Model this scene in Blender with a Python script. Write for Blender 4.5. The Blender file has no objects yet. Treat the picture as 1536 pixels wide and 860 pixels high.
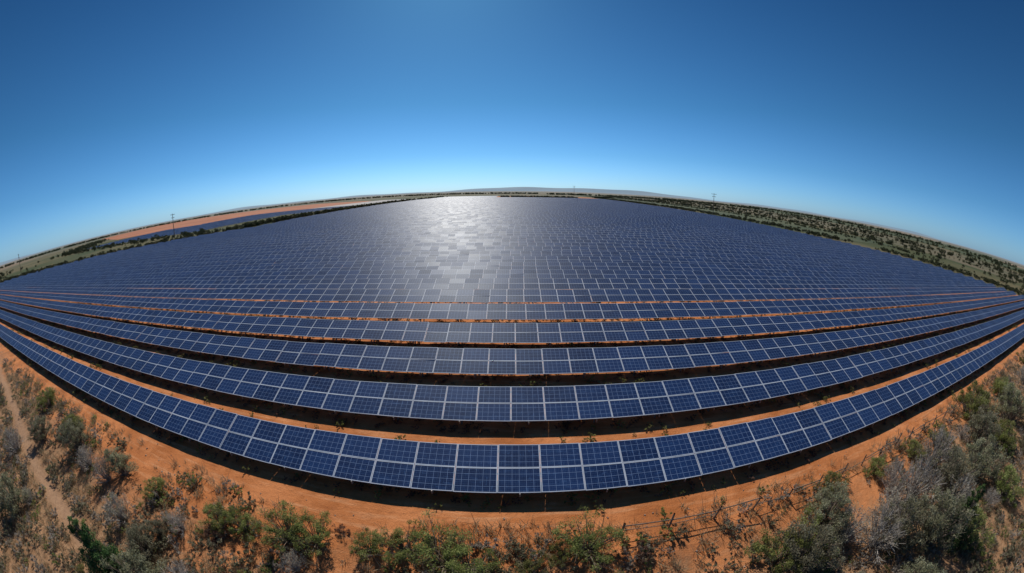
import bpy, math, random
import numpy as np
from mathutils import Vector
rng=np.random.default_rng(7)
scene=bpy.context.scene
scene.view_settings.view_transform='Standard'
scene.view_settings.look='None'
scene.view_settings.exposure=0
coll=scene.collection

# ------------------------------------------------------------------ helpers
class NT:
    def __init__(s,mat):
        s.t=mat.node_tree; s.n=s.t.nodes; s.l=s.t.links
    def set(s,sock,v):
        if hasattr(v,'is_output'): s.l.new(v,sock)
        else:
            if isinstance(v,(tuple,list)) and len(v)==3 and sock.type=='RGBA': v=(*v,1)
            sock.default_value=v
    def m(s,op,a,b=0.0,c=None,clamp=False):
        n=s.n.new('ShaderNodeMath'); n.operation=op; n.use_clamp=clamp
        s.set(n.inputs[0],a); s.set(n.inputs[1],b)
        if c is not None: s.set(n.inputs[2],c)
        return n.outputs[0]
    def mix(s,f,a,b,typ='MIX'):
        n=s.n.new('ShaderNodeMix'); n.data_type='RGBA'; n.blend_type=typ
        s.set(n.inputs[0],f); s.set(n.inputs[6],a); s.set(n.inputs[7],b)
        return n.outputs[2]
    def noise(s,vec,scale,detail=4,rough=.55,dist=0):
        n=s.n.new('ShaderNodeTexNoise'); s.set(n.inputs['Vector'],vec)
        n.inputs['Scale'].default_value=scale; n.inputs['Detail'].default_value=detail
        n.inputs['Roughness'].default_value=rough; n.inputs['Distortion'].default_value=dist
        return n.outputs[0]
    def ss(s,x,a,b,ta=0.0,tb=1.0):
        n=s.n.new('ShaderNodeMapRange'); n.interpolation_type='SMOOTHSTEP'
        s.set(n.inputs[0],x); s.set(n.inputs[1],a); s.set(n.inputs[2],b); s.set(n.inputs[3],ta); s.set(n.inputs[4],tb)
        return n.outputs[0]
    def bump(s,h,strength,dist=.05):
        n=s.n.new('ShaderNodeBump'); n.inputs['Strength'].default_value=strength; n.inputs['Distance'].default_value=dist
        s.set(n.inputs['Height'],h); return n.outputs[0]
    def mapping(s,vec,sc):
        n=s.n.new('ShaderNodeMapping'); s.set(n.inputs[0],vec); n.inputs['Scale'].default_value=sc; return n.outputs[0]

def newmat(name):
    mt=bpy.data.materials.new(name); mt.use_nodes=True
    return mt,NT(mt),mt.node_tree.nodes['Principled BSDF']

def mesh_obj(name,V,F,mats,midx=None,uvs=None,smooth=False,parent=None):
    V=np.asarray(V,dtype=np.float32).reshape(-1,3); F=np.asarray(F,dtype=np.int32).reshape(-1,4)
    me=bpy.data.meshes.new(name)
    me.vertices.add(len(V)); me.vertices.foreach_set('co',V.ravel())
    me.loops.add(F.size); me.loops.foreach_set('vertex_index',F.ravel())
    me.polygons.add(len(F)); me.polygons.foreach_set('loop_start',np.arange(len(F),dtype=np.int32)*4)
    if midx is not None: me.polygons.foreach_set('material_index',np.asarray(midx,dtype=np.int32))
    me.polygons.foreach_set('use_smooth',np.full(len(F),smooth,dtype=bool))
    me.update(calc_edges=True)
    if uvs:
        for k,u in uvs.items():
            l=me.uv_layers.new(name=k); l.data.foreach_set('uv',np.asarray(u,dtype=np.float32).ravel())
    for m_ in mats: me.materials.append(m_)
    me.update()
    ob=bpy.data.objects.new(name,me); coll.objects.link(ob)
    if parent: ob.parent=parent
    return ob

BF=np.array([[0,3,2,1],[4,5,6,7],[0,1,5,4],[1,2,6,5],[2,3,7,6],[3,0,4,7]])
def boxes(O,A,B,C):
    O,A,B,C=[np.atleast_2d(np.asarray(q,dtype=float)) for q in (O,A,B,C)]
    n=max(len(O),len(A),len(B),len(C))
    O,A,B,C=[np.broadcast_to(q,(n,3)) for q in (O,A,B,C)]
    V=np.stack([O,O+A,O+A+B,O+B,O+C,O+A+C,O+A+B+C,O+B+C],1)
    F=BF[None]+ (np.arange(n)*8)[:,None,None]
    return V.reshape(-1,3),F.reshape(-1,4)

def tubes(P0,P1,r0,r1,k=4):
    P0=np.asarray(P0,float);P1=np.asarray(P1,float);n=len(P0)
    r0=np.broadcast_to(r0,(n,));r1=np.broadcast_to(r1,(n,))
    d=P1-P0; d=d/(np.linalg.norm(d,axis=1,keepdims=True)+1e-9)
    h=np.where(np.abs(d[:,2:3])<.9,np.array([[0,0,1.]]),np.array([[1.,0,0]]))
    a=np.cross(d,h); a/=np.linalg.norm(a,axis=1,keepdims=True); b=np.cross(d,a)
    an=np.arange(k)*2*math.pi/k
    ring=a[:,None]*np.cos(an)[None,:,None]+b[:,None]*np.sin(an)[None,:,None]
    V=np.concatenate([P0[:,None]+ring*r0[:,None,None],P1[:,None]+ring*r1[:,None,None]],1)
    i=np.arange(k); j=(i+1)%k
    f=np.stack([i,j,j+k,i+k],1)
    F=f[None]+(np.arange(n)*2*k)[:,None,None]
    return V.reshape(-1,3),F.reshape(-1,4)

class Acc:
    def __init__(s): s.V=[];s.F=[];s.M=[];s.R=[];s.n=0
    def add(s,V,F,m=0,r=None):
        s.V.append(np.asarray(V,float)); s.F.append(np.asarray(F)+s.n); s.n+=len(V)
        s.M.append(np.full(len(F),m) if np.isscalar(m) else np.asarray(m))
        s.R.append(np.full((len(F),2),.5) if r is None else r)
    def out(s): return np.concatenate(s.V),np.concatenate(s.F),np.concatenate(s.M),np.concatenate(s.R)

ph=rng.uniform(0,6.28,(24,3)); ang=rng.uniform(0,6.28,24)
def wav(x,y,base,seed=0):
    z=0*x
    for i in range(6):
        k=base*(1.7**i); a=ang[(i+seed)%24]
        z=z+np.sin(k*(x*np.cos(a)+y*np.sin(a))+ph[(i+seed)%24,0])*np.sin(k*.8*(-x*np.sin(a)+y*np.cos(a))+ph[(i+seed)%24,1])/(1.5**i)
    return z
def gz(x,y):
    x=np.asarray(x,float);y=np.asarray(y,float)
    w=np.clip((9.6-y)/3,0,1)*np.clip((160-np.abs(x))/60,0,1)*np.clip((y+120)/60,0,1)
    z=.16*wav(x,y,.25)*w+.05*wav(x,y,1.6,7)*w
    z=z+.03*wav(x,y,.5,3)*np.clip((300-np.hypot(x,y))/100,0,1)
    return z-.35*w*np.clip((8-y)/12,0,1)

# ------------------------------------------------------------------ world, sun, camera
SE=math.radians(45); AZ=math.radians(-12)
w=bpy.data.worlds.new('World'); scene.world=w; w.use_nodes=True
nt=w.node_tree; bg=nt.nodes['Background']; g=NT(w)
sky=nt.nodes.new('ShaderNodeTexSky'); sky.sky_type='NISHITA'; sky.sun_disc=False
sky.sun_elevation=SE; sky.sun_rotation=AZ
sky.altitude=1200; sky.air_density=1.0; sky.dust_density=1.3; sky.ozone_density=3.0
gc=nt.nodes.new('ShaderNodeTexCoord'); sx=nt.nodes.new('ShaderNodeSeparateXYZ'); nt.links.new(gc.outputs['Generated'],sx.inputs[0])
rp=nt.nodes.new('ShaderNodeValToRGB'); nt.links.new(sx.outputs[2],rp.inputs[0])
e=rp.color_ramp.elements; e[0].position=0; e[0].color=(.36,.60,.95,1); e[1].position=1; e[1].color=(.08,.24,.42,1)
for p_,c_ in ((.03,(.31,.54,.84)),(.1,(.22,.45,.66)),(.24,(.15,.37,.51)),(.5,(.10,.28,.42))):
    q=e.new(p_); q.color=(*c_,1)
sc2=g.mix(1.0,sky.outputs[0],rp.outputs[0],'MULTIPLY')
nt.links.new(sc2,bg.inputs[0]); bg.inputs[1].default_value=.15
sl=bpy.data.lights.new('sun','SUN'); sl.energy=4.4; sl.angle=math.radians(.53); sl.color=(1,.95,.87)
so=bpy.data.objects.new('sun',sl); coll.objects.link(so)
sv=Vector((math.sin(AZ)*math.cos(SE),math.cos(AZ)*math.cos(SE),math.sin(SE)))
so.rotation_euler=sv.to_track_quat('Z','Y').to_euler(); so.location=(0,0,60)

cd=bpy.data.cameras.new('camera'); cam=bpy.data.objects.new('camera',cd); coll.objects.link(cam)
cam.location=(0,0,13.5); cam.rotation_euler=(math.radians(90-15.2),0,0)
cd.type='PANO'; cd.sensor_width=36; cd.sensor_fit='HORIZONTAL'; cd.clip_start=.1; cd.clip_end=60000
cc=cd if hasattr(cd,'panorama_type') else cd.cycles
cc.panorama_type='FISHEYE_LENS_POLYNOMIAL'
cc.fisheye_polynomial_k0=0.0
cc.fisheye_polynomial_k1=-0.07847
cc.fisheye_polynomial_k2=0.0
cc.fisheye_polynomial_k3=0.0
cc.fisheye_polynomial_k4=0.0
cc.fisheye_fov=math.radians(220)
scene.camera=cam

# ------------------------------------------------------------------ materials
M_ground,g,b=newmat('soil_ground')
tc=g.n.new('ShaderNodeTexCoord').outputs['Object']
sp=g.n.new('ShaderNodeSeparateXYZ'); g.l.new(tc,sp.inputs[0]); X,Y=sp.outputs[0],sp.outputs[1]
n_big=g.noise(tc,.035,5,.6); n_mid=g.noise(tc,.35,6,.62,.3); n_fine=g.noise(tc,2.6,6,.7); n_grit=g.noise(tc,14,4,.8)
n_far=g.noise(tc,.006,6,.6); n_vfar=g.noise(g.mapping(tc,(.0006,.0025,1)),1,6,.6)
streak=g.noise(g.mapping(tc,(.22,2.0,1)),1,5,.65,.2)
orange=g.mix(g.ss(n_mid,.3,.7),(.38,.125,.036),(.58,.22,.08))
orange=g.mix(g.ss(streak,.5,.72,0,.55),orange,(.66,.35,.18))
orange=g.mix(g.ss(streak,.3,.45,.5,0.0),orange,(.26,.082,.028))
orange=g.mix(g.ss(n_fine,.52,.75,0,.65),orange,(.24,.085,.03))
orange=g.mix(g.ss(n_grit,.55,.75,0,.65),orange,(.26,.14,.08))
tan=g.mix(g.ss(n_fine,.3,.7),(.19,.12,.065),(.42,.27,.155))
tan=g.mix(g.ss(n_grit,.5,.72,0,.7),tan,(.11,.08,.045))
green=g.mix(g.ss(n_far,.35,.65),(.055,.07,.028),(.15,.12,.06))
green=g.mix(g.ss(n_mid,.5,.75,0,.6),green,(.038,.052,.02))
farland=g.mix(g.ss(n_vfar,.4,.62),(.10,.115,.075),(.26,.19,.13))
yn=g.m('ADD',Y,g.m('MULTIPLY',g.m('SUBTRACT',n_big,.5),10.0))
yn=g.m('ADD',yn,g.m('MULTIPLY',g.m('SUBTRACT',n_mid,.5),10.0))
ax=g.m('ABSOLUTE',X)
thr=g.m('SUBTRACT',g.ss(ax,8.0,60.0,8.2,11.3),0.6)
fgm=g.m('SUBTRACT',1.0,g.ss(g.m('SUBTRACT',yn,thr),-4.5,.8))
col=g.mix(g.m('MULTIPLY',fgm,.8),orange,tan)
tl=g.m('SUBTRACT',Y,g.m('ADD',1.4,g.m('MULTIPLY',g.m('SUBTRACT',-21.0,X),.11)))
tlw=g.m('ABSOLUTE',g.m('ADD',tl,g.m('MULTIPLY',g.m('SUBTRACT',n_big,.5),3.0)))
tlw=g.m('ADD',tlw,g.m('MULTIPLY',g.m('SUBTRACT',n_fine,.5),.9))
trk=g.m('MULTIPLY',g.m('SUBTRACT',1.0,g.ss(tlw,.15,.75)),g.m('LESS_THAN',X,-8.0))
col=g.mix(g.m('MULTIPLY',trk,.45),col,(.42,.26,.16))
xr=g.m('ADD',174.0,g.m('MULTIPLY',g.m('MAXIMUM',g.m('SUBTRACT',150.0,Y),0.0),.35))
xl=g.m('SUBTRACT',-168.0,g.m('MULTIPLY',g.m('MAXIMUM',g.m('SUBTRACT',180.0,Y),0.0),1.55))
wob=g.m('MULTIPLY',g.m('SUBTRACT',n_mid,.5),6.0)
outr=g.ss(g.m('ADD',g.m('SUBTRACT',X,xr),wob),-1.0,3.0); outl=g.ss(g.m('ADD',g.m('SUBTRACT',xl,X),wob),-1.0,3.0)
outf=g.m('GREATER_THAN',Y,830.0)
outb=g.ss(Y,-90.0,-20.0,1.0,0.0)
om=g.m('MAXIMUM',g.m('MAXIMUM',outr,outl),g.m('MAXIMUM',outf,outb))
col=g.mix(om,col,green)
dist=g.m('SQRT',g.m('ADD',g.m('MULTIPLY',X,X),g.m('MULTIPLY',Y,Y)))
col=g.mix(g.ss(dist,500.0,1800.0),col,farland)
col=g.mix(g.ss(dist,1200.0,9000.0,0,.85),col,(.25,.30,.34))  # distance haze put into the far ground colour
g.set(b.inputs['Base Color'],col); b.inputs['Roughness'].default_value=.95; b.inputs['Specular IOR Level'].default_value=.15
h=g.m('ADD',g.m('MULTIPLY',n_fine,.6),g.m('MULTIPLY',n_grit,.35))
g.set(b.inputs['Normal'],g.bump(h,.9,.15))

def simple(name,c1,c2,scale=3,rough=.9,metal=0,bump=0,spec=.3):
    mt,g,b=newmat(name); tc=g.n.new('ShaderNodeTexCoord').outputs['Object']
    n=g.noise(tc,scale,5,.6); g.set(b.inputs['Base Color'],g.mix(g.ss(n,.3,.7),c1,c2))
    b.inputs['Roughness'].default_value=rough; b.inputs['Metallic'].default_value=metal; b.inputs['Specular IOR Level'].default_value=spec
    if bump: g.set(b.inputs['Normal'],g.bump(g.noise(tc,scale*6,4),bump,.02))
    return mt
M_alu=simple('aluminium_frame',(.36,.41,.48),(.50,.55,.62),.8,.6,.0)
M_polish=simple('polished_steel',(.8,.8,.8),(.9,.9,.9),.8,.16,1.0)
M_back=simple('module_backsheet',(.10,.10,.11),(.14,.14,.15),1,.7)
M_steel=simple('galvanised_steel',(.20,.19,.18),(.32,.31,.30),2,.55,.5)
M_wood=simple('weathered_wood',(.10,.065,.045),(.24,.18,.13),5,.9,0,.5)
M_bark=simple('bark',(.12,.09,.065),(.26,.20,.15),8,.95)
M_greytwig=simple('grey_twigs',(.26,.23,.20),(.48,.44,.39),6,.95)
M_stone=simple('stone',(.20,.13,.09),(.38,.29,.22),4,.95,0,.5)
M_orange=simple('orange_soil_field',(.32,.115,.05),(.42,.17,.08),.01,.95)
M_pale=simple('pale_soil_field',(.30,.28,.26),(.44,.40,.36),.02,.9)
M_crop=simple('green_field',(.045,.062,.024),(.09,.095,.04),.02,.95)
M_brown=simple('fallow_field',(.085,.085,.04),(.16,.125,.07),.015,.95)
M_hill=simple('hazy_hills',(.19,.27,.33),(.25,.33,.38),.0006,1)  # bluish haze is part of the hill base colour

M_pan,g,b=newmat('solar_cells')
uv=g.n.new('ShaderNodeUVMap'); uv.uv_map='mod'; su=g.n.new('ShaderNodeSeparateXYZ'); g.l.new(uv.outputs[0],su.inputs[0])
rv=g.n.new('ShaderNodeUVMap'); rv.uv_map='rnd'; sr=g.n.new('ShaderNodeSeparateXYZ'); g.l.new(rv.outputs[0],sr.inputs[0])
U,Vv=su.outputs[0],su.outputs[1]; R1,R2=sr.outputs[0],sr.outputs[1]
def line(c,k,wd):
    f=g.m('FRACT',g.m('MULTIPLY',c,float(k))); d=g.m('MINIMUM',f,g.m('SUBTRACT',1.0,f))
    return g.m('LESS_THAN',d,wd)
def edge(c,wd): 
    d=g.m('MINIMUM',c,g.m('SUBTRACT',1.0,c)); return g.m('LESS_THAN',d,wd)
l1=g.m('MAXIMUM',line(U,6,.032),line(Vv,4,.034))
l2=g.m('MAXIMUM',line(U,24,.05),line(Vv,12,.045))
fr=g.m('MAXIMUM',edge(U,.017),edge(Vv,.022))
tco=g.n.new('ShaderNodeTexCoord').outputs['Object']
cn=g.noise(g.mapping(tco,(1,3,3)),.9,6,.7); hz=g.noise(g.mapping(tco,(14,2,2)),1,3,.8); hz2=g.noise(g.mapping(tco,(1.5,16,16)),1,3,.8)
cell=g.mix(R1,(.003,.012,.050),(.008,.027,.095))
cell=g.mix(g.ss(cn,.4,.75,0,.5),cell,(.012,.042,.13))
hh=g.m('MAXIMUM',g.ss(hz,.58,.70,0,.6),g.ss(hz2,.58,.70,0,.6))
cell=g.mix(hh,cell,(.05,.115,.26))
c=g.mix(g.m('MULTIPLY',l2,.15),cell,(.20,.30,.50))
c=g.mix(g.m('MULTIPLY',l1,.42),c,(.26,.36,.55))
c=g.mix(fr,c,(.42,.48,.57))
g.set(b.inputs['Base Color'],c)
g.set(b.inputs['Roughness'],g.m('ADD',.46,g.m('MULTIPLY',R2,.07)))
b.inputs['Specular IOR Level'].default_value=.09
b.inputs['Specular Tint'].default_value=(.6,.82,1,1)

def leafmat(name,cols,trans=.3):
    mt,g,b=newmat(name)
    uv=g.n.new('ShaderNodeUVMap'); uv.uv_map='rnd'; s_=g.n.new('ShaderNodeSeparateXYZ'); g.l.new(uv.outputs[0],s_.inputs[0])
    r=g.n.new('ShaderNodeValToRGB'); g.l.new(s_.outputs[0],r.inputs[0])
    el=r.color_ramp.elements
    while len(el)<len(cols): el.new(.5)
    for i,cx in enumerate(cols): el[i].position=i/(len(cols)-1); el[i].color=(*cx,1)
    oi=g.n.new('ShaderNodeObjectInfo')
    hs=g.n.new('ShaderNodeHueSaturation'); g.l.new(r.outputs[0],hs.inputs['Color'])
    g.set(hs.inputs['Hue'],g.m('ADD',.475,g.m('MULTIPLY',oi.outputs['Random'],.035)))
    g.set(hs.inputs['Value'],g.m('ADD',.85,g.m('MULTIPLY',oi.outputs['Random'],.5)))
    g.set(b.inputs['Base Color'],hs.outputs[0]); b.inputs['Roughness'].default_value=.7; b.inputs['Specular IOR Level'].default_value=.2
    tr=g.n.new('ShaderNodeBsdfTranslucent'); g.l.new(hs.outputs[0],tr.inputs[0])
    mx=g.n.new('ShaderNodeMixShader'); mx.inputs[0].default_value=trans
    g.l.new(b.outputs[0],mx.inputs[1]); g.l.new(tr.outputs[0],mx.inputs[2])
    g.l.new(mx.outputs[0],g.n['Material Output'].inputs[0])
    return mt
L_green=leafmat('shrub_leaves',[(.10,.12,.030),(.19,.215,.06),(.32,.33,.12)],.5)
L_olive=leafmat('olive_leaves',[(.12,.12,.06),(.22,.215,.125),(.34,.325,.21)],.5)
L_grey=leafmat('dry_leaves',[(.17,.145,.105),(.29,.255,.195),(.44,.39,.31)],.4)
L_dark=leafmat('juniper_needles',[(.025,.055,.017),(.055,.11,.03),(.10,.155,.05)],.3)
L_straw=leafmat('dry_grass_blades',[(.17,.15,.07),(.33,.26,.14),(.50,.41,.25)],.4)
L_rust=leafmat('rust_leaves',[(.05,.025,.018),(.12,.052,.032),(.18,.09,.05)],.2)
L_far=leafmat('distant_foliage',[(.03,.042,.018),(.065,.08,.035),(.12,.125,.06)],.2)

# ------------------------------------------------------------------ ground sheet
def sgrid(n,a,lim,c0):
    u=np.linspace(-1,1,n); k=math.asinh(lim/a); return c0+a*np.sinh(u*k)
gx=sgrid(460,32,22000,0); gy=sgrid(460,22,22000,3)
XX,YY=np.meshgrid(gx,gy); ZZ=gz(XX,YY)
V=np.stack([XX,YY,ZZ],-1).reshape(-1,3); n=460
i,j=np.meshgrid(np.arange(n-1),np.arange(n-1)); k=(j*n+i).ravel()
mesh_obj('ground',V,np.stack([k,k+1,k+n+1,k+n],1),[M_ground],smooth=True)

def sheet(name,pts,z,mat):
    me=bpy.data.meshes.new(name); me.from_pydata([(x,y,z) for x,y in pts],[],[list(range(len(pts)))]); me.materials.append(mat)
    o=bpy.data.objects.new(name,me); coll.objects.link(o); return o
sheet('orange_field',[(-330,360),(-230,470),(-330,820),(-600,1000),(-1500,1100),(-1300,620),(-620,330)],.12,M_orange)
sheet('pale_field',[(-190,430),(-182,760),(-300,820),(-320,480)],.16,M_pale)
sheet('fallow_field',[(330,60),(330,1500),(700,1500),(640,60)],.12,M_brown)
sheet('green_field',[(205,160),(205,1500),(300,1500),(300,160)],.12,M_crop)
sheet('green_field',[(720,60),(760,1800),(1500,1800),(1300,60)],.12,M_crop)
sheet('fallow_field',[(-40,860),(-40,1100),(300,1100),(260,860)],.12,M_brown)

# ------------------------------------------------------------------ solar panels
TILT=math.radians(18); MW=2.0; MH=1.34; GAP=.02; H0=.70
def row(y0,x0,x1,lod,acc,uvm,uvr):
    nx=int((x1-x0)/(MW+GAP)); xs=x0+np.arange(nx)*(MW+GAP)
    zc=gz(xs,np.full(nx,y0+1.2))*.6
    tb=((np.arange(nx)+rng.integers(0,14))//14); tz=rng.normal(0,.02,tb.max()+1)[tb]; tt=rng.normal(0,.12,tb.max()+1)[tb]
    for lv in range(2):
        tl=TILT+np.radians(tt+rng.normal(0,.3,nx)); tw=np.radians(rng.normal(0,.3,nx))
        s=np.stack([0*tl,np.cos(tl),np.sin(tl)],1)
        a=np.stack([np.cos(tw),0*tw,np.sin(tw)],1)
        nn=np.cross(a,s); 
        off=lv*(MH+GAP)
        P=np.stack([xs,y0+off*math.cos(TILT)+0*xs,H0+zc+tz+off*math.sin(TILT)],1)
        Vb,Fb=boxes(P-nn*.04,a*MW,s*MH,nn*.04)
        mi=np.tile([2,0,1,1,1,1],nx)
        u=np.zeros((nx,6,4,2)); u[:,:,:]=[[0,0],[1,0],[1,1],[0,1]]
        r=np.repeat(rng.random((nx,1,1,2)),6,1); r=np.repeat(r,4,2)
        acc.add(Vb,Fb,mi); uvm.append(u.reshape(-1,2)); uvr.append(r.reshape(-1,2))
        if lod==0:
            fw=.038
            for (o,A,B) in ((P,a*MW,s*fw),(P+s*(MH-fw),a*MW,s*fw),(P+s*fw,a*fw,s*(MH-2*fw)),(P+s*fw+a*(MW-fw),a*fw,s*(MH-2*fw))):
                Vb,Fb=boxes(o+nn*.001,A,B,nn*.008)
                acc.add(Vb,Fb,1); uvm.append(np.zeros((len(Fb)*4,2))); uvr.append(np.full((len(Fb)*4,2),.5))
    if lod<2:
        def addb(Vb,Fb,m):
            acc.add(Vb,Fb,m); uvm.append(np.zeros((len(Fb)*4,2))); uvr.append(np.full((len(Fb)*4,2),.5))
        ex=xs[-1]+MW
        for f in (.12,.42,.60,.90):
            d=f*2*MH
            addb(*boxes([[x0,y0+d*math.cos(TILT)-.04,H0-.05-.10+d*math.sin(TILT)-.03]],[[ex-x0,0,0]],[[0,.06,0]],[[0,0,.09]]),3)
        px=np.arange(x0+1,ex,4.04)
        for f,wd in ((.22,.10),(.80,.10)):
            d=f*2*MH; z=H0+d*math.sin(TILT)-.12
            O=np.stack([px,y0+d*math.cos(TILT)+0*px,0*px-.3],1)
            addb(*boxes(O,[[wd,0,0]],[[0,wd,0]],[[0,0,z+.3]]),3)
        O=np.stack([px+.02,0*px+y0+.02,0*px+H0-.20],1)
        addb(*boxes(O,[[.06,0,0]],[[0,2*MH*math.cos(TILT)-.04,2*MH*math.sin(TILT)]],[[0,0,.08]]),3)
        P0=np.stack([px+.05,0*px+y0+.6,0*px+.15],1); P1=np.stack([px+.05,0*px+y0+1.9,0*px+H0+.4],1)
        Vt,Ft=tubes(P0,P1,.03,.03,4); addb(Vt,Ft,3)
        O=np.stack([px,0*px+y0-.06,0*px+H0-.22],1); addb(*boxes(O,[[.05,0,0]],[[0,.05,0]],[[0,.0,.2]]),3)
def xL(y): return -160-max(0,180-y)*1.55
def xR(y): return 165+max(0,150-y)*.35
mats=[M_pan,M_alu,M_back,M_steel]
NR=12; rows=[]
for kx in range(NR):
    y0=11.6+5.7*kx; A=Acc(); um=[];ur=[]
    row(y0,round(xL(y0)/2.02)*2.02+rng.uniform(-.7,.7),xR(y0),0 if kx<7 else 1,A,um,ur)
    V,F,M,_=A.out(); rows.append(mesh_obj('solar_panel_row',V,F,mats,M,{'mod':np.concatenate(um),'rnd':np.concatenate(ur)}))
# polished dome added on the third row only to throw a sun glint
A=Acc(); cx,cy,cz=-1.45,23.0+1.35*math.cos(TILT),H0+1.35*math.sin(TILT)+.02
Vs=[];rings=8;seg=16;R=.075
for r_ in range(rings+1):
    t=r_/rings*math.pi/2
    for s_ in range(seg):
        p_=s_/seg*2*math.pi; Vs.append((cx+R*math.cos(t)*math.cos(p_),cy+R*math.cos(t)*math.sin(p_),cz+R*math.sin(t)))
Fs=[[r_*seg+s_,r_*seg+(s_+1)%seg,(r_+1)*seg+(s_+1)%seg,(r_+1)*seg+s_] for r_ in range(rings) for s_ in range(seg)]
mesh_obj('glint_dome',Vs,Fs,[M_polish],smooth=True,parent=rows[2])

A=Acc();um=[];ur=[]
y0=11.6+5.7*NR
while y0<800:
    jl=rng.uniform(0,4)
    if y0<640: row(y0,xL(y0)+jl,xR(y0),2,A,um,ur)
    else: row(y0,-150+jl,-30,2,A,um,ur)
    y0+=5.7
V,F,M,_=A.out(); mesh_obj('solar_panel_field',V,F,mats,M,{'mod':np.concatenate(um),'rnd':np.concatenate(ur)})
A=Acc();um=[];ur=[]
for y0 in np.arange(215,340,7.0):
    row(y0,-520+ (y0-200)*.35,-245,2,A,um,ur)
for y0 in np.arange(350,470,12.0):
    row(y0,-400,-215,2,A,um,ur)
V,F,M,_=A.out(); mesh_obj('solar_panel_field',V,F,mats,M,{'mod':np.concatenate(um),'rnd':np.concatenate(ur)})

# ------------------------------------------------------------------ vegetation templates
def leaves(P,ls,r,el=1.8,upb=.3):
    n=len(P); nrm=r.normal(size=(n,3)); nrm[:,2]+=upb; nrm/=np.linalg.norm(nrm,axis=1,keepdims=True)
    t=r.normal(size=(n,3)); a=np.cross(nrm,t); a/=np.linalg.norm(a,axis=1,keepdims=True); bb=np.cross(nrm,a)
    s=ls*r.uniform(.6,1.4,(n,1))
    V=np.stack([P-a*s*el*.5,P+bb*s*.35,P+a*s*el*.5,P-bb*s*.35],1).reshape(-1,3)
    return V,np.arange(n*4).reshape(-1,4)
def shrub(seed,H=1.8,W=2.2,nc=26,nl=90,ls=.07,mode='round',dens=1,trunk=.05):
    r=np.random.default_rng(seed); A=Acc(); R=W/2
    th=r.uniform(0,6.28,nc); rr=np.sqrt(r.uniform(0,1,nc))
    if mode=='cone':
        z=H*(1-np.sqrt(r.uniform(0.0,1,nc)))*1.0+.1; rad=R*(1-z/H*.92)*rr; cr=np.clip(R*.28*(1.15-z/H),.12,1)
    elif mode=='flat':
        z=H*(.45+.45*r.uniform(.3,1,nc)); rad=R*rr; cr=np.full(nc,R*.17)*r.uniform(.6,1.3,nc)
    else:
        z=H*(.18+.75*r.uniform(0,1,nc)**.8*np.sqrt(1-rr**2*.7)); rad=R*rr; cr=np.full(nc,R*.2)*r.uniform(.55,1.35,nc)
    lob=1+.28*np.sin(th*2+r.uniform(0,6))+.18*np.sin(th*5+r.uniform(0,6))
    C=np.stack([np.cos(th)*rad*lob,np.sin(th)*rad*lob,z],1)
    base=np.stack([r.normal(0,.04,nc)*W,r.normal(0,.04,nc)*W,0*th-.05],1)
    if mode=='cone': base[:,:2]*=.3
    mid=base*.4+C*.6; mid[:,2]=C[:,2]*.45+r.normal(0,.03,nc)*H; mid[:,:2]*=.75
    Vt,Ft=tubes(base,mid,trunk*.5+.008,trunk*.3+.006); A.add(Vt,Ft,1)
    Vt,Ft=tubes(mid,C,trunk*.3+.006,.005); A.add(Vt,Ft,1)
    m=nc*6; ix=r.integers(0,nc,m); st=mid[ix]*.4+C[ix]*.6; en=C[ix]+r.normal(0,1,(m,3))*cr[ix][:,None]*.8
    Vt,Ft=tubes(st,en,.008,.003,3); A.add(Vt,Ft,1)
    ix=np.repeat(np.arange(nc),max(1,int(nl*dens))); d=r.normal(size=(len(ix),3)); d/=np.linalg.norm(d,axis=1,keepdims=True)
    P=C[ix]+d*(cr[ix]*r.uniform(.25,1.25,len(ix))**.8)[:,None]*np.array([1,1,.8])
    P[:,2]=np.maximum(P[:,2],.03)
    Vl,Fl=leaves(P,ls,r)
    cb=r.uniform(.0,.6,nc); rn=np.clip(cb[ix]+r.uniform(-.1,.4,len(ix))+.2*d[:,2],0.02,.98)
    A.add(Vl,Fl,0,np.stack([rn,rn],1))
    return A.out()
def tmesh(name,T,mats):
    V,F,M,R=T
    o=mesh_obj(name,V,F,mats,M,{'rnd':np.repeat(R,4,0)}); me=o.data; bpy.data.objects.remove(o); return me
def place(name,me,x,y,s=1,rot=None,sz=None,tilt=.06):
    o=bpy.data.objects.new(name,me); coll.objects.link(o)
    o.location=(x,y,float(gz(x,y))-.03); o.rotation_euler=(rng.normal(0,tilt),rng.normal(0,tilt),rng.uniform(0,6.28) if rot is None else rot)
    o.scale=(s,s,sz or s); return o
T={}
T['g']=[tmesh('shrub_mesh',shrub(10+q,1.7,2.5,48,115,.052,'round'),[L_green,M_bark]) for q in range(3)]
T['f']=[tmesh('spreading_mesh',shrub(20+q,1.5,3.2,52,95,.052,'flat',trunk=.07),[L_green,M_bark]) for q in range(3)]
T['o']=[tmesh('olive_mesh',shrub(30+q,2.6,2.6,70,100,.056,'round',trunk=.06),[L_olive,M_bark]) for q in range(3)]
T['d']=[tmesh('dry_mesh',shrub(40+q,2.0,2.0,70,28,.045,'round',trunk=.04),[L_grey,M_greytwig]) for q in range(3)]
T['j']=[tmesh('juniper_mesh',shrub(50+q,3.6,2.2,130,130,.05,'cone',trunk=.05),[L_dark,M_bark]) for q in range(2)]
T['r']=[tmesh('rust_mesh',shrub(60+q,1.0,1.5,24,60,.05,'round',trunk=.03),[L_rust,M_bark]) for q in range(2)]
NM={'g':'green_shrub','f':'spreading_shrub','o':'olive_bush','d':'dry_shrub','j':'juniper_tree','r':'rust_coloured_shrub'}
random.seed(3)
def put(k,x,y,s): place(NM[k],random.choice(T[k]),x,y,s,sz=s*random.uniform(.85,1.15))
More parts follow.
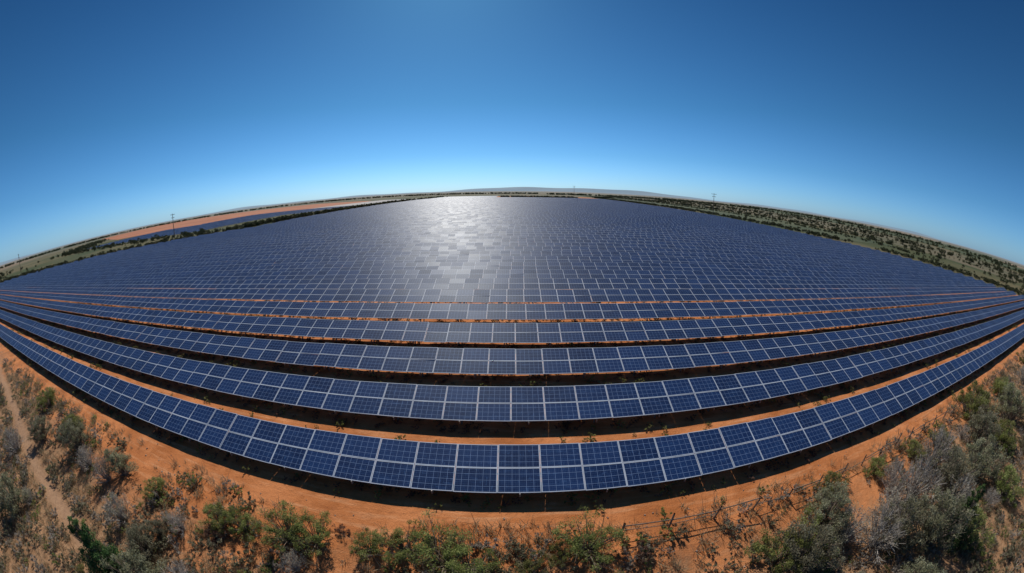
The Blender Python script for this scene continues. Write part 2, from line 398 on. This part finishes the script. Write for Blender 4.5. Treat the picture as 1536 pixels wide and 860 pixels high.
for k,x,y,s in [
 ('j',-17.6,1.2,1.15),('o',-15.2,1.9,1.0),('o',-14.3,.8,.9),('d',-13.2,3.2,1.0),('d',-20,4.4,.9),('o',-16.6,3.6,.8),
 ('g',-13.6,7.2,.8),('g',-12.3,7.4,.7),('f',-9.8,7.8,.85),('f',-8.4,8.0,.7),('g',-5.9,8.2,.6),('d',-8.8,6.4,.6),
 ('f',-4.4,8.3,.7),('f',-2.6,7.9,.95),('f',-1.6,7.5,.8),('f',.8,7.5,.5),
 ('f',3.1,8.6,.85),('g',2.0,8.4,.45),('r',5.2,8.1,.7),('r',3.4,7.9,.7),('r',-5.1,8.7,.55),('r',-13.4,6.4,.7),('r',-7.4,8.8,.5),
 ('o',12.2,5.2,1.05),('g',11.4,5.8,1.1),('g',13.2,5.8,1.0),('g',16.7,8.4,.8),
 ('d',16.8,4.0,1.3),('o',18,3.6,1.1),('d',18.5,4.6,1.3),('o',20,2.2,1.2),('j',22,1.4,1.0),('d',15.5,5.4,1.1),
 ('d',22,5.2,1.4),('d',20.5,6.0,1.2),('o',25,4.0,1.3),('g',38,7.0,1.6),('g',41,7.8,1.5),('o',35,5.0,1.4),('o',30,3,1.4),
 ('d',27,6.2,1.4),('d',24,2.5,1.4),('o',45,3.5,1.5),('g',50,6.5,1.6),('g',21,8.0,.7),('g',26,7.8,.8),('g',30,7.6,.9),
 ('o',-30,6.6,.9),('d',-27,6.0,.9),('g',-33,7.6,.9),('o',-23,7.0,.8),('g',-19,7.0,.7),('o',-36,4.8,1.0),
 ('g',-41,7.8,1.0),('d',-38,2.0,1.2),('o',-30,-1.2,1.1),('j',-40,-1,.8),('d',-24,6.0,.8)]:
    put(k,x,y,s)
for q in range(125):
    sd=rng.choice([-1,1],p=[.42,.58]); x=sd*(14+96*rng.uniform(0,1)**1.5); y=rng.uniform(-14,8.0)
    if sd<0 and abs(y-(1.4+(-21-x)*.11))<1.3: continue
    put(rng.choice(['g','o','d','o','d','r'],p=[.2,.25,.25,.1,.15,.05]),x,y,rng.uniform(.4,1.0)*(1.3 if sd>0 else .8))

def scatter(name,temps,pts,scales,mats,zoff=-.02,flat=1):
    A=Acc(); ti=rng.integers(0,len(temps),len(pts)); rot=rng.uniform(0,6.28,len(pts)); zz=gz(pts[:,0],pts[:,1])
    for t,(V,F,M,R) in enumerate(temps):
        ix=np.where(ti==t)[0]
        if len(ix)==0: continue
        c,s=np.cos(rot[ix])[:,None],np.sin(rot[ix])[:,None]
        sc=scales[ix][:,None]
        x=(V[None,:,0]*c-V[None,:,1]*s)*sc+pts[ix,0:1]; y=(V[None,:,0]*s+V[None,:,1]*c)*sc+pts[ix,1:2]; z=V[None,:,2]*sc*flat+zz[ix][:,None]+zoff
        VV=np.stack([x,y,z],-1).reshape(-1,3); FF=(F[None]+(np.arange(len(ix))*len(V))[:,None,None]).reshape(-1,4)
        RR=np.clip(R[None]+rng.uniform(-.25,.25,(len(ix),1,1)),.02,.98)
        A.add(VV,FF,np.tile(M,len(ix)),RR.reshape(-1,2))
    V,F,M,R=A.out()
    return mesh_obj(name,V,F,mats,M,{'rnd':np.repeat(R,4,0)})

small=[shrub(100+q,.55,.8,9,22,.06,'round',trunk=.015) for q in range(4)]
def fgpts(n,xm,ylo,yhi,pw=1.0,bias=0.0):
    x=np.sign(rng.uniform(-1,1,n))*xm*rng.uniform(0,1,n)**pw; y=rng.uniform(ylo,yhi,n)
    keep=(wav(x,y,.35,5)+rng.normal(0,.5,n)+ (8.5-y)*.10+np.clip(np.abs(x)-8,0,20)*.03+bias)>.15
    keep&=~((x<-8)&(np.abs(y-(1.4+(-21-x)*.11))<.7))
    return np.stack([x[keep],y[keep]],1)
p=fgpts(2400,75,-12,9.2,1.2); scatter('low_scrub',small,p,rng.uniform(.4,1.4,len(p)),[L_olive,M_bark])
p=fgpts(900,55,-10,10.2,1.1); scatter('low_scrub',small,p,rng.uniform(.4,1.1,len(p)),[L_green,M_bark])
p=fgpts(2200,75,-12,9.6,1.2); scatter('dry_scrub',small,p,rng.uniform(.4,1.3,len(p)),[L_grey,M_greytwig])
def tuft(seed,nb=14,H=.35,W=.2):
    r=np.random.default_rng(seed); b0=np.stack([r.normal(0,W*.4,nb),r.normal(0,W*.4,nb),0*r.random(nb)],1)
    d=np.stack([r.normal(0,.45,nb),r.normal(0,.45,nb),np.ones(nb)],1); tip=b0+d*H*r.uniform(.5,1.2,(nb,1))
    a=np.stack([r.normal(size=nb),r.normal(size=nb),0*r.random(nb)],1); a/=np.linalg.norm(a,axis=1,keepdims=True); a*=.014
    V=np.stack([b0-a,b0+a,tip+a*.3,tip-a*.3],1).reshape(-1,3); rn=r.uniform(.1,.9,nb)
    return V,np.arange(nb*4).reshape(-1,4),np.zeros(nb,int),np.stack([rn,rn],1)
tf=[tuft(200+q) for q in range(5)]
p=fgpts(15000,70,-12,10.2,1.2,.2); scatter('dry_grass',tf,p,rng.uniform(.5,1.5,len(p)),[L_straw])
wp=[];
for kx in range(9):
    n=700 if kx<5 else 350; x=rng.uniform(-110,110,n); y=11.6+5.7*kx-rng.uniform(-1.4,2.9,n)
    if kx==0: y=11.6+rng.uniform(-.6,2.5,n)
    keep=wav(x,y*2,.3,9)+rng.normal(0,.6,n)>0
    wp.append(np.stack([x[keep],y[keep]],1))
wp=np.concatenate(wp); scatter('weeds',small,wp,rng.uniform(.35,.95,len(wp)),[L_green,M_bark])
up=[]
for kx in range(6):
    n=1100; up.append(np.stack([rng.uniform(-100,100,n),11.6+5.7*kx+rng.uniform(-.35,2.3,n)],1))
up=np.concatenate(up); scatter('shade_deepening_brush',small,up,rng.uniform(.3,.7,len(up)),[L_rust,M_bark],flat=.8)  # dark brush added under the panels to deepen their shade
def stone(seed):
    r=np.random.default_rng(seed); V,F=boxes([[-.5,-.5,-.3]],[[1,0,0]],[[0,1,0]],[[0,0,.6]]); V=V*r.uniform(.6,1.1,(8,3))
    V[4:,:2]*=.65; return V,F,np.zeros(6,int),np.full((6,2),.5)
p=np.stack([rng.uniform(-60,60,2500),rng.uniform(-12,10.8,2500)],1)
scatter('stones',[stone(q) for q in range(6)],p,rng.uniform(.03,.14,len(p))*rng.uniform(.5,1.2,len(p)),[M_stone],zoff=0.01)

far=[shrub(300+q,3.6,4.2,14,9,.75,'round',trunk=.08) for q in range(5)]
def belt(x0,y0,x1,y1,wd,n,s0,s1):
    t=rng.random(n); x=x0+(x1-x0)*t; y=y0+(y1-y0)*t; L=math.hypot(x1-x0,y1-y0); o=rng.normal(0,wd/2,n)
    return np.stack([x-(y1-y0)/L*o,y+(x1-x0)/L*o],1),rng.uniform(s0,s1,n)
def belts(name,lst):
    P=[];S=[]
    for a in lst: p_,s_=belt(*a); P.append(p_);S.append(s_)
    scatter(name,far,np.concatenate(P),np.concatenate(S),[L_far,M_bark])
belts('distant_tree_belt',[(-182,180,-168,520,9,420,.5,1.1),(-170,500,-150,800,8,160,.5,1.2),
  (-186,172,-430,22,12,420,.3,.8),(-20,655,118,655,5,160,.8,1.3),(-520,195,-900,420,30,260,.6,1.3),(-440,30,-700,60,60,400,.4,1.1),
  (-200,190,-540,200,20,260,.3,.9)])
belts('distant_tree_belt',[(194,150,188,800,15,800,.3,.7),(208,130,236,10,12,300,.2,.55),(305,120,305,1200,9,520,.45,1.0),
  (440,60,440,1300,10,460,.5,1.2),(262,100,262,900,12,600,.2,.6),(700,60,700,1600,30,360,.7,1.6),(260,20,640,30,70,500,.3,.9),(370,60,370,900,10,420,.25,.8),(540,60,540,1200,12,420,.4,1.0)])
belts('distant_woodland',[(120,1250,900,1100,60,420,1,2),(-900,1500,100,1400,80,420,1,2),(-1600,900,-700,1500,90,350,1,2.2),(-1500,200,-1700,900,90,300,1,2.2),(1000,200,1200,1600,100,420,1,2.2)])

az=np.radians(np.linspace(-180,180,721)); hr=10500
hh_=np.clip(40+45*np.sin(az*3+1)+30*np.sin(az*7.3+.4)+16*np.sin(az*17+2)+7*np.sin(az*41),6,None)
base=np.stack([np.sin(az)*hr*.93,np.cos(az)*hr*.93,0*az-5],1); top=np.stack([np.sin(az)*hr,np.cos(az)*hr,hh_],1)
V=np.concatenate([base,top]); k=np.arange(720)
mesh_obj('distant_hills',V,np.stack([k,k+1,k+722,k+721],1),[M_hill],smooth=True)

A=Acc(); fx=np.arange(4.6,110,2.3); rr_=np.random.default_rng(5)
fy=9.15+.12*np.sin(fx*.3); fz=gz(fx,fy); nF=len(fx); hF=rr_.uniform(.75,1.1,nF)
lean=rr_.normal(0,.07,(nF,2)); P0=np.stack([fx,fy,fz-.2],1); P1=np.stack([fx+lean[:,0],fy+lean[:,1],fz+hF],1)
Vt,Ft=tubes(P0,P1,.055,.045,6); A.add(Vt,Ft)
for hgt,r_ in ((.7,.03),(.4,.02)):
    q0=P0[:-1].copy(); q1=P0[1:].copy(); q0[:,2]=fz[:-1]+hgt+rr_.normal(0,.06,nF-1); q1[:,2]=fz[1:]+hgt+rr_.normal(0,.06,nF-1); q0[:,1]-=.06;q1[:,1]-=.06
    kp=rr_.random(nF-1)>.12
    Vt,Ft=tubes(q0[kp],q1[kp],r_,r_,5); A.add(Vt,Ft)
V,F,M,_=A.out(); mesh_obj('wooden_fence',V,F,[M_wood])

def pole(x,y,H=22):
    A=Acc(); Vt,Ft=tubes([[0,0,-.5]],[[0,0,H]],.32,.18,8); A.add(Vt,Ft,0)
    for z,wd in ((H-1.0,5.5),(H-3.2,4.2)):
        A.add(*boxes([[-wd/2,-.12,z]],[[wd,0,0]],[[0,.24,0]],[[0,0,.26]]),0)
        for q in (-.46,-.2,.2,.46):
            Vt,Ft=tubes([[q*wd,0,z+.26]],[[q*wd,0,z+.75]],.10,.07,6); A.add(Vt,Ft,1)
    V,F,M,_=A.out(); o=mesh_obj('utility_pole',V,F,[M_wood,M_steel],M); o.location=(x,y,0); return o
for x,y,h_ in ((-240,180,18),(183,298,20),(118,690,24),(-410,90,17)): pole(x,y,h_)
